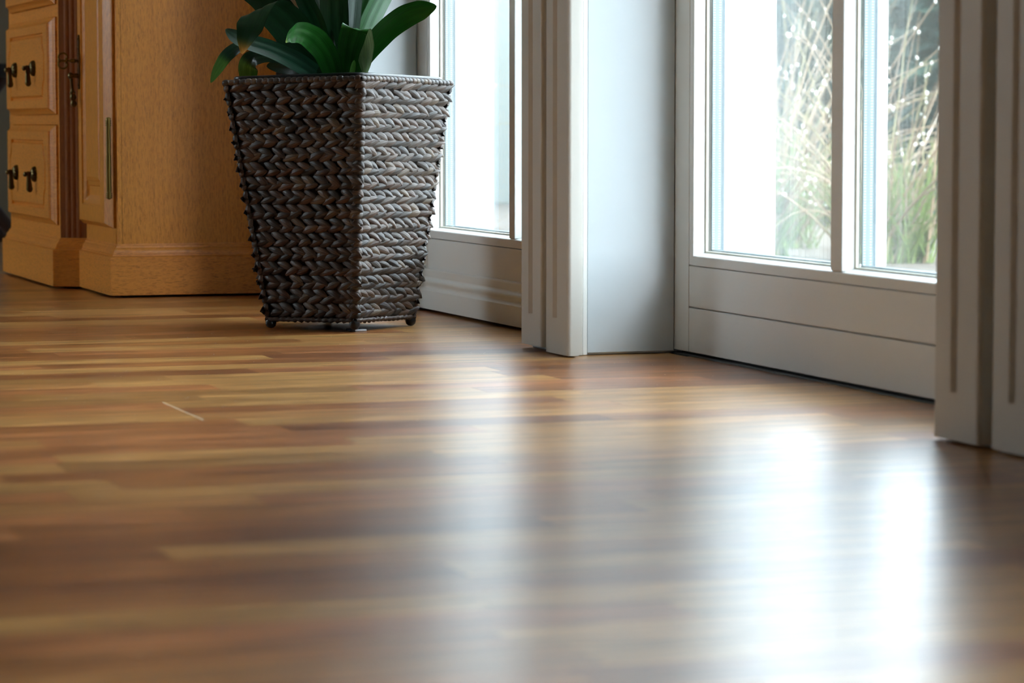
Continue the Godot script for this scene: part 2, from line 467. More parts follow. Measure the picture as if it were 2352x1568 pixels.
# glazed door or window seen from the room: front face at x = xf, running from za (far jamb) towards the camera
func glazed(root: Node3D, xf: float, za: float, zb: float, stile: float, muntins: Array, y_top: float, base: bool) -> void:
	var g := 0.0010
	var y0 := 0.005
	var zl := za + stile + g            # leaf starts
	var zr := zb - stile - g
	var pl := zl + 0.0135; var pr := zr - 0.0135     # glass opening
	var sill := 0.1285; var top := y_top - 0.12
	for s in [[za, za + stile], [zb - stile, zb]]:
		put("jamb", boxm(Vector3(xf, y0, s[0]), Vector3(xf + 0.058, y_top, s[1]), 0.0012), M.door, root)
	put("head", boxm(Vector3(xf + 0.001, y_top - 0.06, za + stile), Vector3(xf + 0.058, y_top, zb - stile), 0.001), M.door, root)
	for s in [[zl, pl], [pr, zr]]:
		put("stile", boxm(Vector3(xf, 0.117, s[0]), Vector3(xf + 0.0205, y_top - 0.061, s[1]), 0.0012), M.door, root)
		put("outer_frame", boxm(Vector3(xf + 0.0415, 0.117, s[0]), Vector3(xf + 0.0575, y_top - 0.061, s[1]), 0.001), M.render, root)
	put("rail", boxm(Vector3(xf, top, pl), Vector3(xf + 0.0205, y_top - 0.061, pr), 0.0012), M.door, root)
	put("outer_frame", boxm(Vector3(xf + 0.0415, top, pl), Vector3(xf + 0.0575, y_top - 0.061, pr), 0.001), M.render, root)
	# sill rail with its top sloping up to the glass
	var b := Mb.new()
	b.prism(PackedVector2Array([Vector2(xf, 0.1172), Vector2(xf + 0.0205, 0.1172), Vector2(xf + 0.0205, 0.1338), Vector2(xf + 0.0016, sill + 0.0012), Vector2(xf + 0.0004, sill + 0.0004), Vector2(xf, sill - 0.0008)]), pl - 0.001, pr + 0.001)
	put("sill_rail", b.mesh(), M.door, root)
	put("outer_frame", boxm(Vector3(xf + 0.0415, 0.1172, pl), Vector3(xf + 0.0575, 0.1345, pr), 0.001), M.render, root)
	if base:
		put("lower_panel", boxm(Vector3(xf, 0.004, zl), Vector3(xf + 0.05, 0.1163, zr), 0.0012), M.door, root)
	else:
		put("lower_panel", boxm(Vector3(xf, 0.0633, zl), Vector3(xf + 0.05, 0.1163, zr), 0.0012), M.door, root)
		put("kick_rail", boxm(Vector3(xf, y0, zl), Vector3(xf + 0.05, 0.0623, zr), 0.0012), M.door, root)
	# panes between the muntins
	var edges := [pl]
	for m in muntins: edges.append(m[0]); edges.append(m[1])
	edges.append(pr)
	for k in range(0, edges.size(), 2):
		var a: float = edges[k]; var d: float = edges[k + 1]
		put("pane", boxm(Vector3(xf + 0.0205, sill, a - 0.004), Vector3(xf + 0.0235, top + 0.004, d + 0.004), 0), M.glass, root)
		put("pane", boxm(Vector3(xf + 0.0385, sill, a - 0.004), Vector3(xf + 0.0415, top + 0.004, d + 0.004), 0), M.glass, root)
		# spacer bars with two rows of perforations
		for s in [[a + 0.0035, 1], [d - 0.0035, -1]]:
			var sp := Mb.new(); var z: float = s[0]; var xa := xf + 0.0245; var xb := xf + 0.0375
			var ya := 0.1365; var yb := top
			var reps := (yb - ya) / 0.0032
			var q := [Vector3(xa, ya, z), Vector3(xb, ya, z), Vector3(xb, yb, z), Vector3(xa, yb, z)]
			var uv := [Vector2(0, 0), Vector2(1, 0), Vector2(1, reps), Vector2(0, reps)]
			var i0 := sp.v.size()
			for w in 4: sp.vert(q[w], Vector3(0, 0, s[1]), uv[w])
			if s[1] > 0: sp.tri_i(i0, i0 + 1, i0 + 2); sp.tri_i(i0, i0 + 2, i0 + 3)
			else: sp.tri_i(i0, i0 + 2, i0 + 1); sp.tri_i(i0, i0 + 3, i0 + 2)
			put("spacer", sp.mesh(), M.spacer, root)
			put("spacer_back", boxm(Vector3(xa, ya, z - s[1] * 0.0002), Vector3(xb, yb, z - s[1] * 0.0032), 0), M.spacer_dark, root)
		put("seal", boxm(Vector3(xf + 0.0376, 0.133, a - 0.001), Vector3(xf + 0.0414, top, a + 0.0036), 0), M.spacer_dark, root)
		put("spacer_back", boxm(Vector3(xf + 0.0245, 0.1315, a), Vector3(xf + 0.0375, 0.1368, d), 0), M.spacer_dark, root)
		# glazing bead
		put("bead", boxm(Vector3(xf + 0.0165, 0.1318, a), Vector3(xf + 0.0206, 0.1352, d), 0.0008), M.bead, root)
		put("bead", boxm(Vector3(xf + 0.0165, 0.1318, a - 0.0005), Vector3(xf + 0.0206, top, a + 0.0026), 0.0008), M.bead, root)
		put("bead", boxm(Vector3(xf + 0.0165, 0.1318, d - 0.0026), Vector3(xf + 0.0206, top, d + 0.0005), 0.0008), M.bead, root)
	for m in muntins:
		put("muntin", boxm(Vector3(xf, sill + 0.0016, m[0]), Vector3(xf + 0.0205, top + 0.002, m[1]), 0.0016), M.door, root)
		put("outer_muntin", boxm(Vector3(xf + 0.0415, 0.1345, m[0]), Vector3(xf + 0.0565, top, m[1]), 0.0016), M.render, root)
	put("threshold_seal", boxm(Vector3(xf + 0.012, -0.001, za), Vector3(xf + 0.056, y0 + 0.004, zb), 0), M.gasket, root)
	for y in [0.78, 1.4]:
		put("crossbar", boxm(Vector3(xf + 0.001, y, pl), Vector3(xf + 0.0205, y + 0.03, pr), 0.0016), M.door, root)

func windows() -> void:
	var d := node("door_1", "white glazed patio door with muntins in the near bay", "door", "", "structure")
	glazed(d, 1.432, -3.582, -2.52, 0.0555, [[-3.096, -3.0655]], 2.12, false)
	var w := node("window_1", "white glazed window behind the planter with moulded base", "window", "", "structure")
	glazed(w, 1.380, -4.5555, -3.73, 0.055, [[-4.094, -4.0705]], 2.12, true)
	# moulded base in front of the lower frame
	var prof := [Vector2(0.004, 0.0042), Vector2(0.0, 0.0052), Vector2(0.0, 0.0345), Vector2(0.0008, 0.0357), Vector2(0.0038, 0.0370), Vector2(0.0048, 0.0400), Vector2(0.0036, 0.0432), Vector2(0.0012, 0.0458), Vector2(0.0006, 0.0484), Vector2(0.0014, 0.0510), Vector2(0.0034, 0.0524), Vector2(0.0058, 0.0538), Vector2(0.0056, 0.0562), Vector2(0.0042, 0.0584), Vector2(0.0040, 0.0660), Vector2(0.0046, 0.0678), Vector2(0.009, 0.0690), Vector2(0.03, 0.0690)]
	var rows := []
	for q in prof: rows.append([Vector3(1.3715 + q.x, q.y, -3.735), Vector3(1.3715 + q.x, q.y, -4.551)])
	var b := Mb.new()
	var smooth := [rows.slice(0, 2), rows.slice(1, 3), rows.slice(2, 15), rows.slice(14, 16), rows.slice(15, 18)]
	for s in smooth:
		var sr := []
		for q in s: sr.append([q[1], q[0]])
		b.grid(sr)
	b.quad(rows[0][1], rows[0][0], rows[0][0] + Vector3(0.05, 0, 0), rows[0][1] + Vector3(0.05, 0, 0))
	put("base_moulding", b.mesh(), M.white, w)
	# the next bay, beside the viewer and out of view, lights the floor
	var d2 := node("door_2", "white glazed patio door beside the viewer", "door", "", "structure")
	glazed(d2, 1.432, -1.3, -0.2, 0.0555, [[-0.78, -0.75]], 2.12, false)
	var w3 := node("window_2", "white casement in the opposite side wall", "window", "", "structure")
	var wx := FLOOR_X0 - 0.1
	for q in [-7.8, -7.03, -6.26]:
		put("frame", boxm(Vector3(wx - 0.03, 0.75, q), Vector3(wx + 0.03, 2.3, q + 0.06), 0.002), M.white, w3)
	for q in [0.75, 2.24]:
		put("frame", boxm(Vector3(wx - 0.028, q, -7.79), Vector3(wx + 0.028, q + 0.06, -6.21), 0.002), M.white, w3)
	for q in [[-7.74, -7.03], [-6.97, -6.26]]:
		put("pane", boxm(Vector3(wx - 0.003, 0.81, q[0]), Vector3(wx + 0.003, 2.24, q[1]), 0), M.glass, w3)

# pilaster boards standing on the pier faces, each with a raised strip
func trims() -> void:
	var n := 0
	for s in [[-3.726, -3.645, 0.0062, -3.703, -3.679, "near window pier"], [-3.627, -3.543, 0.0022, -3.6092, -3.583, ""], [-2.5165, -2.428, 0.0032, -2.4955, -2.470, ""], [-2.4014, -2.316, 0.0030, -2.383, -2.356, ""]]:
		n += 1
		var labels := ["white pilaster board at the left edge of the middle pier, beside the planter", "white pilaster board with a brightly lit right edge on the middle pier", "white pilaster board on the right pier, beside the patio door", "white pilaster board cut by the right edge of the photo"]
		var t := node("trim_%d" % n, labels[n - 1], "trim", "", "structure")
		put("board", rounded_board(s[0], s[1], s[2]), M.board, t)
		var b := Mb.new()
		b.prism(PackedVector2Array([Vector2(s[3], 1.2735), Vector2(s[3] + 0.004, 1.2690), Vector2(s[4] - 0.006, 1.2690), Vector2(s[4], 1.2735)]), 0.0487, 2.1, Transform3D(Basis(Vector3(0, 0, 1), Vector3(1, 0, 0), Vector3(0, 1, 0)), Vector3.ZERO))
		put("raised_strip", b.mesh(), M.board, t)

func rounded_board(z0: float, z1: float, y0: float) -> ArrayMesh:
	var x0 := 1.273; var x1 := 1.2885
	var out := PackedVector2Array(); var r := 0.0055
	for k in 7: # right rounded edge
		var a := PI * 0.5 * k / 6
		out.append(Vector2(z1 - r + r * sin(a), x0 + r - r * cos(a)))
	out.append(Vector2(z1, x1)); out.append(Vector2(z0, x1))
	for k in 4:
		var a := PI * 0.5 * k / 3
		out.append(Vector2(z0 + 0.002 - 0.002 * cos(a), x0 + 0.002 - 0.002 * sin(a)))
	# smooth walls, flat caps
	var b := Mb.new(); var m := out.size()
	var k0 := 0
	for k in m:
		var a := out[k]; var d := out[(k + 1) % m]
		var na := Vector2.ZERO; var nd := Vector2.ZERO
		if k < 6: na = Vector2(sin(PI * 0.5 * k / 6), -cos(PI * 0.5 * k / 6)); nd = Vector2(sin(PI * 0.5 * (k + 1) / 6), -cos(PI * 0.5 * (k + 1) / 6))
		else:
			var dd := (d - a).normalized(); na = Vector2(dd.y, -dd.x); nd = na
			if k >= m: k0 = 0
		var p := [Vector3(a.y, y0, a.x), Vector3(a.y, 2.12, a.x), Vector3(d.y, 2.12, d.x), Vector3(d.y, y0, d.x)]
		var A := Vector3(na.y, 0, na.x); var D := Vector3(nd.y, 0, nd.x)
		var cr: Vector3 = (p[1] - p[0]).cross(p[2] - p[0])
		if cr.dot(A + D) >= 0: b.quad_n(p, [A, A, D, D])
		else: b.quad_n([p[0], p[3], p[2], p[1]], [A, D, D, A])
	for y in [y0, 2.12]:
		var ids := Geometry2D.triangulate_polygon(out)
		for k in range(0, ids.size(), 3):
			var q := [Vector3(out[ids[k]].y, y, out[ids[k]].x), Vector3(out[ids[k + 1]].y, y, out[ids[k + 1]].x), Vector3(out[ids[k + 2]].y, y, out[ids[k + 2]].x)]
			var up: bool = (q[1] - q[0]).cross(q[2] - q[0]).y > 0
			if up == (y > 1.0): b.tri(q[0], q[1], q[2])
			else: b.tri(q[0], q[2], q[1])
	return b.mesh()

# ------------------------------------------------------------------ the beech cabinet
func offset_path(path: Array, o: float) -> Array:   # open path of (x, z); positive o moves outward (to the left of travel)
	var out := []
	for k in path.size():
		var a: Vector2 = path[k]
		var d0: Vector2 = (a - path[maxi(k - 1, 0)]).normalized(); var d1: Vector2 = (path[mini(k + 1, path.size() - 1)] - a).normalized()
		if k == 0: d0 = d1
		if k == path.size() - 1: d1 = d0
		var n0 := Vector2(d0.y, -d0.x); var n1 := Vector2(d1.y, -d1.x)
		var mm := (n0 + n1).normalized()
		out.append(a + mm * (o / maxf(mm.dot(n0), 0.3)))
	return out

func loops_front(loops: Array, holder: Mb) -> void:   # concentric rectangles [z_right, z_left, y_low, y_high, x], facing -x
	var L := []
	for l in loops:
		L.append([Vector3(l[4], l[2], l[0]), Vector3(l[4], l[3], l[0]), Vector3(l[4], l[3], l[1]), Vector3(l[4], l[2], l[1])])
	for k in L.size() - 1:
		for q in 4:
			var q2 := (q + 1) % 4
			holder.quad(L[k][q2], L[k][q], L[k + 1][q], L[k + 1][q2])
	var z: Array = L[-1]
	holder.quad(z[3], z[2], z[1], z[0])

func cabinet() -> void:
	var c := node("cabinet", "honey-coloured beech sideboard with panelled drawers and a keyed door", "cabinet", "", "", Vector3(1.12, 0, -5.47))
	var off := Vector3(-1.12, 0, 5.47)
	var path := [Vector2(1.264, -5.016), Vector2(0.984, -5.016), Vector2(0.984, -5.302), Vector2(0.941, -5.328), Vector2(0.941, -5.886), Vector2(0.984, -5.912), Vector2(1.264, -5.912)]
	# carcass: side panel, corner posts, frames between the drawers
	var top := 0.86
	var add := func(called: String, b: Mb, m: Material, parent: Node3D = c) -> MeshInstance3D:
		var o := put(called, b.mesh(), m, parent)
		if parent == c: o.position = off
		return o
	var b := Mb.new(); b.quad(Vector3(1.264, 0.06, -5.016), Vector3(1.264, top, -5.016), Vector3(0.9925, top, -5.016), Vector3(0.9925, 0.06, -5.016))
	b.quad(Vector3(1.264, 0.06, -5.912), Vector3(0.984, 0.06, -5.912), Vector3(0.984, top, -5.912), Vector3(1.264, top, -5.912))
	b.quad(Vector3(1.264, 0.06, -5.912), Vector3(1.264, top, -5.912), Vector3(1.264, top, -5.016), Vector3(1.264, 0.06, -5.016))
	add.call("side_panel", b, M.beech)
	b = Mb.new(); b.box(Vector3(0.9835, 0.06, -5.0238), Vector3(0.9925, top, -5.0155), 0.0012)
	add.call("corner_stile", b, M.beech)
	b = Mb.new(); b.quad(Vector3(0.984, 0.06, -5.302), Vector3(0.984, 0.06, -5.0295), Vector3(0.984, top, -5.0295), Vector3(0.984, top, -5.302)); b.quad(Vector3(0.984, 0.06, -5.0295), Vector3(1.0, 0.06, -5.0295), Vector3(1.0, top, -5.0295), Vector3(0.984, top, -5.0295))
	add.call("face_frame", b, M.beech)
	# reeded post on the slant between door and drawers
	for s in [[path[2], path[3]], [path[4], path[5]]]:
		b = Mb.new()
		var rows := [[], []]
		for k in 61:
			var q: Vector2 = s[0].lerp(s[1], k / 60.0)
			var d: Vector2 = (s[1] - s[0]).normalized(); var nn := Vector2(d.y, -d.x)
			var f := k / 60.0
			var dep := 0.0
			if f > 0.2 and f < 0.8: dep = 0.0009 * absf(sin(PI * (f - 0.2) / 0.2))
			q += nn * dep
			rows[0].append(Vector3(q.x, 0.06, q.y)); rows[1].append(Vector3(q.x, top, q.y))
		rows[0].reverse(); rows[1].reverse()
		b.grid(rows)
		add.call("post", b, M.beech_dark)
	b = Mb.new(); b.box(Vector3(0.941, 0.06, -5.886), Vector3(0.96, 0.1135, -5.328), 0.001)
	b.box(Vector3(0.941, 0.2945, -5.886), Vector3(0.96, 0.3135, -5.328), 0.001); b.box(Vector3(0.941, 0.4895, -5.886), Vector3(0.96, 0.5115, -5.328), 0.001)
	b.box(Vector3(0.941, 0.69, -5.886), Vector3(0.96, top, -5.328), 0.001)
	b.box(Vector3(0.9412, 0.06, -5.344), Vector3(0.96, top, -5.3285), 0.001); b.box(Vector3(0.9412, 0.06, -5.886), Vector3(0.96, top, -5.846), 0.001)
	b.box(Vector3(0.958, 0.06, -5.88), Vector3(0.97, top, -5.33), 0)
	add.call("drawer_frame", b, M.beech_flat)
	b = Mb.new(); b.box(Vector3(0.92, top, -5.93), Vector3(1.266, top + 0.025, -4.995), 0.004)
	add.call("top", b, M.beech)
	# plinth with an ogee moulding, mitred round the corners
	b = Mb.new()
	var prof := [Vector2(0.012, 0.0035), Vector2(0.016, 0.0045), Vector2(0.016, 0.0692), Vector2(0.0152, 0.0702), Vector2(0.0112, 0.0712), Vector2(0.0108, 0.0738), Vector2(0.0092, 0.0742), Vector2(0.0090, 0.0768), Vector2(0.0084, 0.0795), Vector2(0.0062, 0.0828), Vector2(0.0040, 0.0850), Vector2(0.0034, 0.0882), Vector2(0.0012, 0.0888), Vector2(0.0010, 0.0912), Vector2(-0.002, 0.0916)]
	var offs := []
	for q in prof: offs.append(offset_path(path, q.x))
	for seg in path.size() - 1:
		var parts := [[0, 2], [1, 3], [2, 5], [4, 6], [5, 7], [6, 11], [10, 12], [11, 14], [13, prof.size()]]
		for pp in parts:
			var rows := []
			for k in range(pp[0], pp[1]):
				var a: Vector2 = offs[k][seg]; var d: Vector2 = offs[k][seg + 1]
				rows.append([Vector3(d.x, prof[k].y, d.y), Vector3(a.x, prof[k].y, a.y)])
			if rows.size() > 1: b.grid(rows)
	add.call("plinth", b, M.beech_flat)
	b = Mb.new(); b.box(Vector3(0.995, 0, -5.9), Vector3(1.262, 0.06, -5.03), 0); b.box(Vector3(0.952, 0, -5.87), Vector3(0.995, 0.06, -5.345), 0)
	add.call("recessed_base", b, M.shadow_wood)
	# door
	b = Mb.new()
	loops_front([[-5.0290, -5.303, 0.1185, 0.80, 0.984], [-5.0290, -5.303, 0.1185, 0.80, 0.9795], [-5.0320, -5.301, 0.1195, 0.799, 0.9775], [-5.0440, -5.293, 0.1238, 0.794, 0.9715], [-5.0520, -5.287, 0.1262, 0.79, 0.968],
		[-5.0880, -5.2585, 0.1546, 0.762, 0.968], [-5.0890, -5.2575, 0.1575, 0.759, 0.9705], [-5.0920, -5.2545, 0.1590, 0.757, 0.9712], [-5.0960, -5.250, 0.1650, 0.75, 0.9745], [-5.1000, -5.246, 0.1705, 0.745, 0.9795],
		[-5.1040, -5.242, 0.1870, 0.729, 0.9795], [-5.1060, -5.240, 0.1890, 0.727, 0.976], [-5.1090, -5.237, 0.1960, 0.720, 0.975], [-5.1100, -5.236, 0.1975, 0.718, 0.9725], [-5.1138, -5.2264, 0.2038, 0.713, 0.970]], b)
	var door: MeshInstance3D = add.call("cabinet_door", b, M.beech)
	# hinge barrel
	b = Mb.new()
	var hp := [Vector2(0, 0.1675)]
	for q in [[0.0035, 0.169], [0.0056, 0.171], [0.0036, 0.1725], [0.0056, 0.1742], [0.0036, 0.176], [0.0056, 0.178], [0.0036, 0.1795], [0.0042, 0.181], [0.0042, 0.2430], [0.0037, 0.2435], [0.0037, 0.2930], [0.0056, 0.2945], [0.0036, 0.2960], [0.0056, 0.2980], [0.0036, 0.2998], [0.0056, 0.3018], [0.0036, 0.3035], [0.0044, 0.3055], [0.0036, 0.3075], [0.0, 0.3085]]: hp.append(Vector2(q[0], q[1]))
	b.lathe(hp, 14, Transform3D(Basis(), Vector3(0.9715, 0, -5.0255)))
	put("hinge", b.mesh(), M.brass_old, door)
	# escutcheon, key and drop handle on the near stile
	b = Mb.new()
	var edge := PackedVector2Array()
	for k in 48:
		var f := k / 48.0 * TAU
		var yy := 0.0485 * cos(f); var ww := (0.0085 + 0.0016 * cos(f * 9.0)) * pow(absf(sin(f)), 0.45) * signf(sin(f))
		edge.append(Vector2(-5.2722 + ww, 0.4065 + yy))
	var pz := PackedVector2Array()
	for q in edge: pz.append(q)
	b.prism(pz, 0.0, 0.0022, Transform3D(Basis(Vector3(0, 0, 1), Vector3(0, 1, 0), Vector3(-1, 0, 0)), Vector3(0.968, 0, 0)))
	for k in 7: b.lathe([Vector2(0, 0.004), Vector2(0.0018, 0.0034), Vector2(0.0024, 0.002), Vector2(0.0024, 0)], 8, Transform3D(Basis(Vector3(0, 1, 0), Vector3(-1, 0, 0), Vector3(0, 0, 1)), Vector3(0.968, 0.366 + 0.0135 * k, -5.2722 + 0.004 * sin(k * 2.2))))
	put("escutcheon", b.mesh(), M.brass, door)
	b = Mb.new()
	var kx := Transform3D(Basis(Vector3(0, 1, 0), Vector3(-1, 0, 0), Vector3(0, 0, 1)), Vector3(0.967, 0.4085, -5.272))   # its y axis points into the room
	b.lathe([Vector2(0.0024, 0), Vector2(0.0024, 0.006), Vector2(0.0040, 0.0075), Vector2(0.0040, 0.0095), Vector2(0.0026, 0.011), Vector2(0.0040, 0.0125), Vector2(0.0030, 0.0145), Vector2(0.0018, 0.016), Vector2(0.0032, 0.0175), Vector2(0, 0.0195)], 12, kx)
	for side in [-1, 1]:
		var bow := []
		for k in 28:
			var an := TAU * k / 28
			bow.append(kx.origin + Vector3(-0.0285 + 0.0078 * cos(an), side * 0.0066 + 0.0072 * sin(an), 0))
		b.tube(bow, [0.0017], 8, true)
	for s in [[-0.0205, 0.0], [-0.0225, 0.0032], [-0.0225, -0.0032], [-0.0355, 0.0025], [-0.0355, -0.0025]]:
		b.lathe([Vector2(0, -0.0026), Vector2(0.0020, -0.0015), Vector2(0.0026, 0), Vector2(0.0020, 0.0015), Vector2(0, 0.0026)], 10, Transform3D(Basis(), kx.origin + Vector3(s[0], s[1], 0)))
	put("key", b.mesh(), M.brass_old, door)
	b = Mb.new()
	var hx := Transform3D(Basis(Vector3(0, 1, 0), Vector3(-1, 0, 0), Vector3(0, 0, 1)), Vector3(0.967, 0.3822, -5.272))
	b.lathe([Vector2(0.0045, 0), Vector2(0.0045, 0.003), Vector2(0.0032, 0.004), Vector2(0.0042, 0.006), Vector2(0.0030, 0.0075), Vector2(0.0040, 0.009), Vector2(0.0032, 0.0105), Vector2(0.0052, 0.0125), Vector2(0.0058, 0.0155), Vector2(0.0046, 0.0185), Vector2(0, 0.0200)], 14, hx)
	var drop := [Vector2(0, 0.0), Vector2(0.0028, -0.003)]
	for q in [[0.0022, -0.012], [0.0026, -0.022], [0.0032, -0.0265], [0.0054, -0.029], [0.0054, -0.0305], [0.0036, -0.0325], [0.0052, -0.0345], [0.0062, -0.038], [0.0050, -0.0415], [0.0034, -0.0435], [0.0050, -0.0455], [0.0062, -0.0495], [0.0046, -0.0535], [0, -0.0555]]: drop.append(Vector2(q[0], q[1]))
	drop.reverse()
	b.lathe(drop, 14, Transform3D(Basis(Vector3(0, 0, 1), 0.09), Vector3(0.9528, 0.3815, -5.272)))
	put("drop_handle", b.mesh(), M.brass, door)
	# drawers
	for dr in [[0.1142, 0.2938, 0.2035], [0.3140, 0.4888, 0.3990], [0.5122, 0.6892, 0.5995]]:
		var y0: float = dr[0]; var y1: float = dr[1]
		b = Mb.new()
		var zr := -5.3440; var zl := -5.8455
		var steps := [[0.0, 0.942], [0.0, 0.9375], [0.0025, 0.936], [0.007, 0.934], [0.0125, 0.9295], [0.0150, 0.926]]
		var loops := []
		for s in steps: loops.append([zr - s[0] * 1.35, zl + s[0] * 1.35, y0 + s[0] * 0.75, y1 - s[0] * 0.75, s[1]])
		var L := []
		for l in loops: L.append([Vector3(l[4], l[2], l[0]), Vector3(l[4], l[3], l[0]), Vector3(l[4], l[3], l[1]), Vector3(l[4], l[2], l[1])])
		for k in L.size() - 1:
			for q in 4: b.quad(L[k][(q + 1) % 4], L[k][q], L[k + 1][q], L[k + 1][(q + 1) % 4])
		# the face with its routed, bracket-sided panel line
		var f0: float = loops[-1][0]; var f1: float = loops[-1][1]; var fy0: float = loops[-1][2]; var fy1: float = loops[-1][3]
		var cz := (f0 + f1) / 2; var cy := (fy0 + fy1) / 2; var hz := (f0 - f1) / 2; var hy := (fy1 - fy0) / 2
		var quarter := [Vector2(0.0, 0.80), Vector2(0.40, 0.80), Vector2(0.795, 0.80), Vector2(0.800, 0.62), Vector2(0.815, 0.50), Vector2(0.845, 0.41), Vector2(0.870, 0.37), Vector2(0.875, 0.30), Vector2(0.875, 0.0)]
		var poly := []
		for q in quarter: poly.append(q)
		for k in range(quarter.size() - 2, -1, -1): poly.append(Vector2(quarter[k].x, -quarter[k].y))
		for k in range(1, quarter.size()): poly.append(Vector2(-quarter[k].x, -quarter[k].y))
		for k in range(quarter.size() - 2, 0, -1): poly.append(Vector2(-quarter[k].x, quarter[k].y))
		var mk := func(scale_in: float, x: float) -> Array:
			var o := []
			for q in poly: o.append(Vector3(x, cy + q.y * (hy - scale_in), cz + q.x * (hz - scale_in)))
			return o
		var outer := []
		for q in poly:
			var m := maxf(absf(q.x), absf(q.y))
			outer.append(Vector3(0.926, cy + q.y / m * hy, cz + q.x / m * hz))
		var rings := [outer, mk.call(0.0, 0.926), mk.call(0.0018, 0.9305), mk.call(0.0052, 0.9305), mk.call(0.0100, 0.9255)]
		for k in rings.size() - 1: b.ring(rings[k + 1], rings[k])
		var last: Array = rings[-1]
		for k in last.size():
			b.tri(Vector3(0.9255, cy, cz), last[(k + 1) % last.size()], last[k])
		# make sure the corners of the face are closed
		var d: MeshInstance3D = add.call("drawer", b, M.beech_flat)
		for z in [-5.497, -5.705]: pull(d, Vector3(0.9255, dr[2], z))

func pull(parent: Node3D, at: Vector3) -> void:
	var b := Mb.new()
	# shell-edged rosette
	var rows := []
	for s in [[1.0, 0.0], [1.0, 0.0030], [0.88, 0.0066], [0.55, 0.0095], [0.25, 0.0102], [0.0, 0.0104]]:
		var row := []
		for k in 60:
			var a := -TAU * k / 60
			var rr: float = (0.0132 + 0.0012 * cos(a * 12.0) * s[0]) * maxf(s[0], 0.01)
			row.append(at + Vector3(-s[1], rr * sin(a), rr * cos(a)))
		row.reverse()
		rows.append(row)
	b.grid(rows, true)
	var px := Transform3D(Basis(Vector3(0, 1, 0), Vector3(-1, 0, 0), Vector3(0, 0, 1)), at)
	b.lathe([Vector2(0.0050, 0.002), Vector2(0.0036, 0.005), Vector2(0.0034, 0.010), Vector2(0.0048, 0.012), Vector2(0.0030, 0.0140), Vector2(0.0028, 0.0165), Vector2(0.0042, 0.0180), Vector2(0.0048, 0.0200), Vector2(0.0038, 0.0222), Vector2(0, 0.0232)], 12, px)
	# teardrop
	b.lathe([Vector2(0, -0.0330), Vector2(0.0038, -0.0318), Vector2(0.0058, -0.0285), Vector2(0.0060, -0.0250), Vector2(0.0054, -0.0235), Vector2(0.0052, -0.018), Vector2(0.0040, -0.009), Vector2(0.0034, -0.003), Vector2(0.0050, 0.0), Vector2(0.0054, 0.003), Vector2(0.0040, 0.0058), Vector2(0, 0.0068)], 14, Transform3D(Basis(Vector3(0, 0, 1), 0.07), at + Vector3(-0.0135, -0.001, 0)))
	put("drop_pull", b.mesh(), M.brass, parent)

# ------------------------------------------------------------------ the woven planter
var basket_xf := Transform3D()
const BASKET_TOP := 0.356
const HALF_TOP := 0.172      # half diagonals
const HALF_LOW := 0.1125

func basket_half(y: float) -> float: return lerpf(HALF_LOW, HALF_TOP, (y - 0.0096) / (BASKET_TOP - 0.0096))

func lobe_mesh(sd: int) -> ArrayMesh:   # one plump fold of a plaited rush: along x, outward z
	var r := RandomNumberGenerator.new(); r.seed = sd
	var rows := []
	var ns := 9; var nt := 9
	var p1 := r.randf_range(1.05, 1.6); var ph := r.randf() * TAU; var bend := r.randf_range(0.0012, 0.0026)
	for s in ns:
		var f := s / float(ns - 1)
		var wdt := pow(sin(PI * pow(clampf(f * 0.97 + 0.015, 0, 1), p1)), 0.75)
		var row := []
		for t in nt:
			var a := PI * (1.16 * t / (nt - 1) - 0.08)
			var rad := 1.0 + 0.06 * sin(5.0 * a + ph + 2.0 * f)
			row.append(Vector3((f - 0.5) * 0.0430, 0.0060 * wdt * cos(a) * rad + bend * sin(PI * f) * 0.9, 0.0042 * wdt * sin(a) * rad + 0.0010 * sin(PI * f)))
		row.reverse()
		rows.append(row)
	var b := Mb.new(); b.grid(rows, false, 1.0, 1.0)
	return b.mesh()

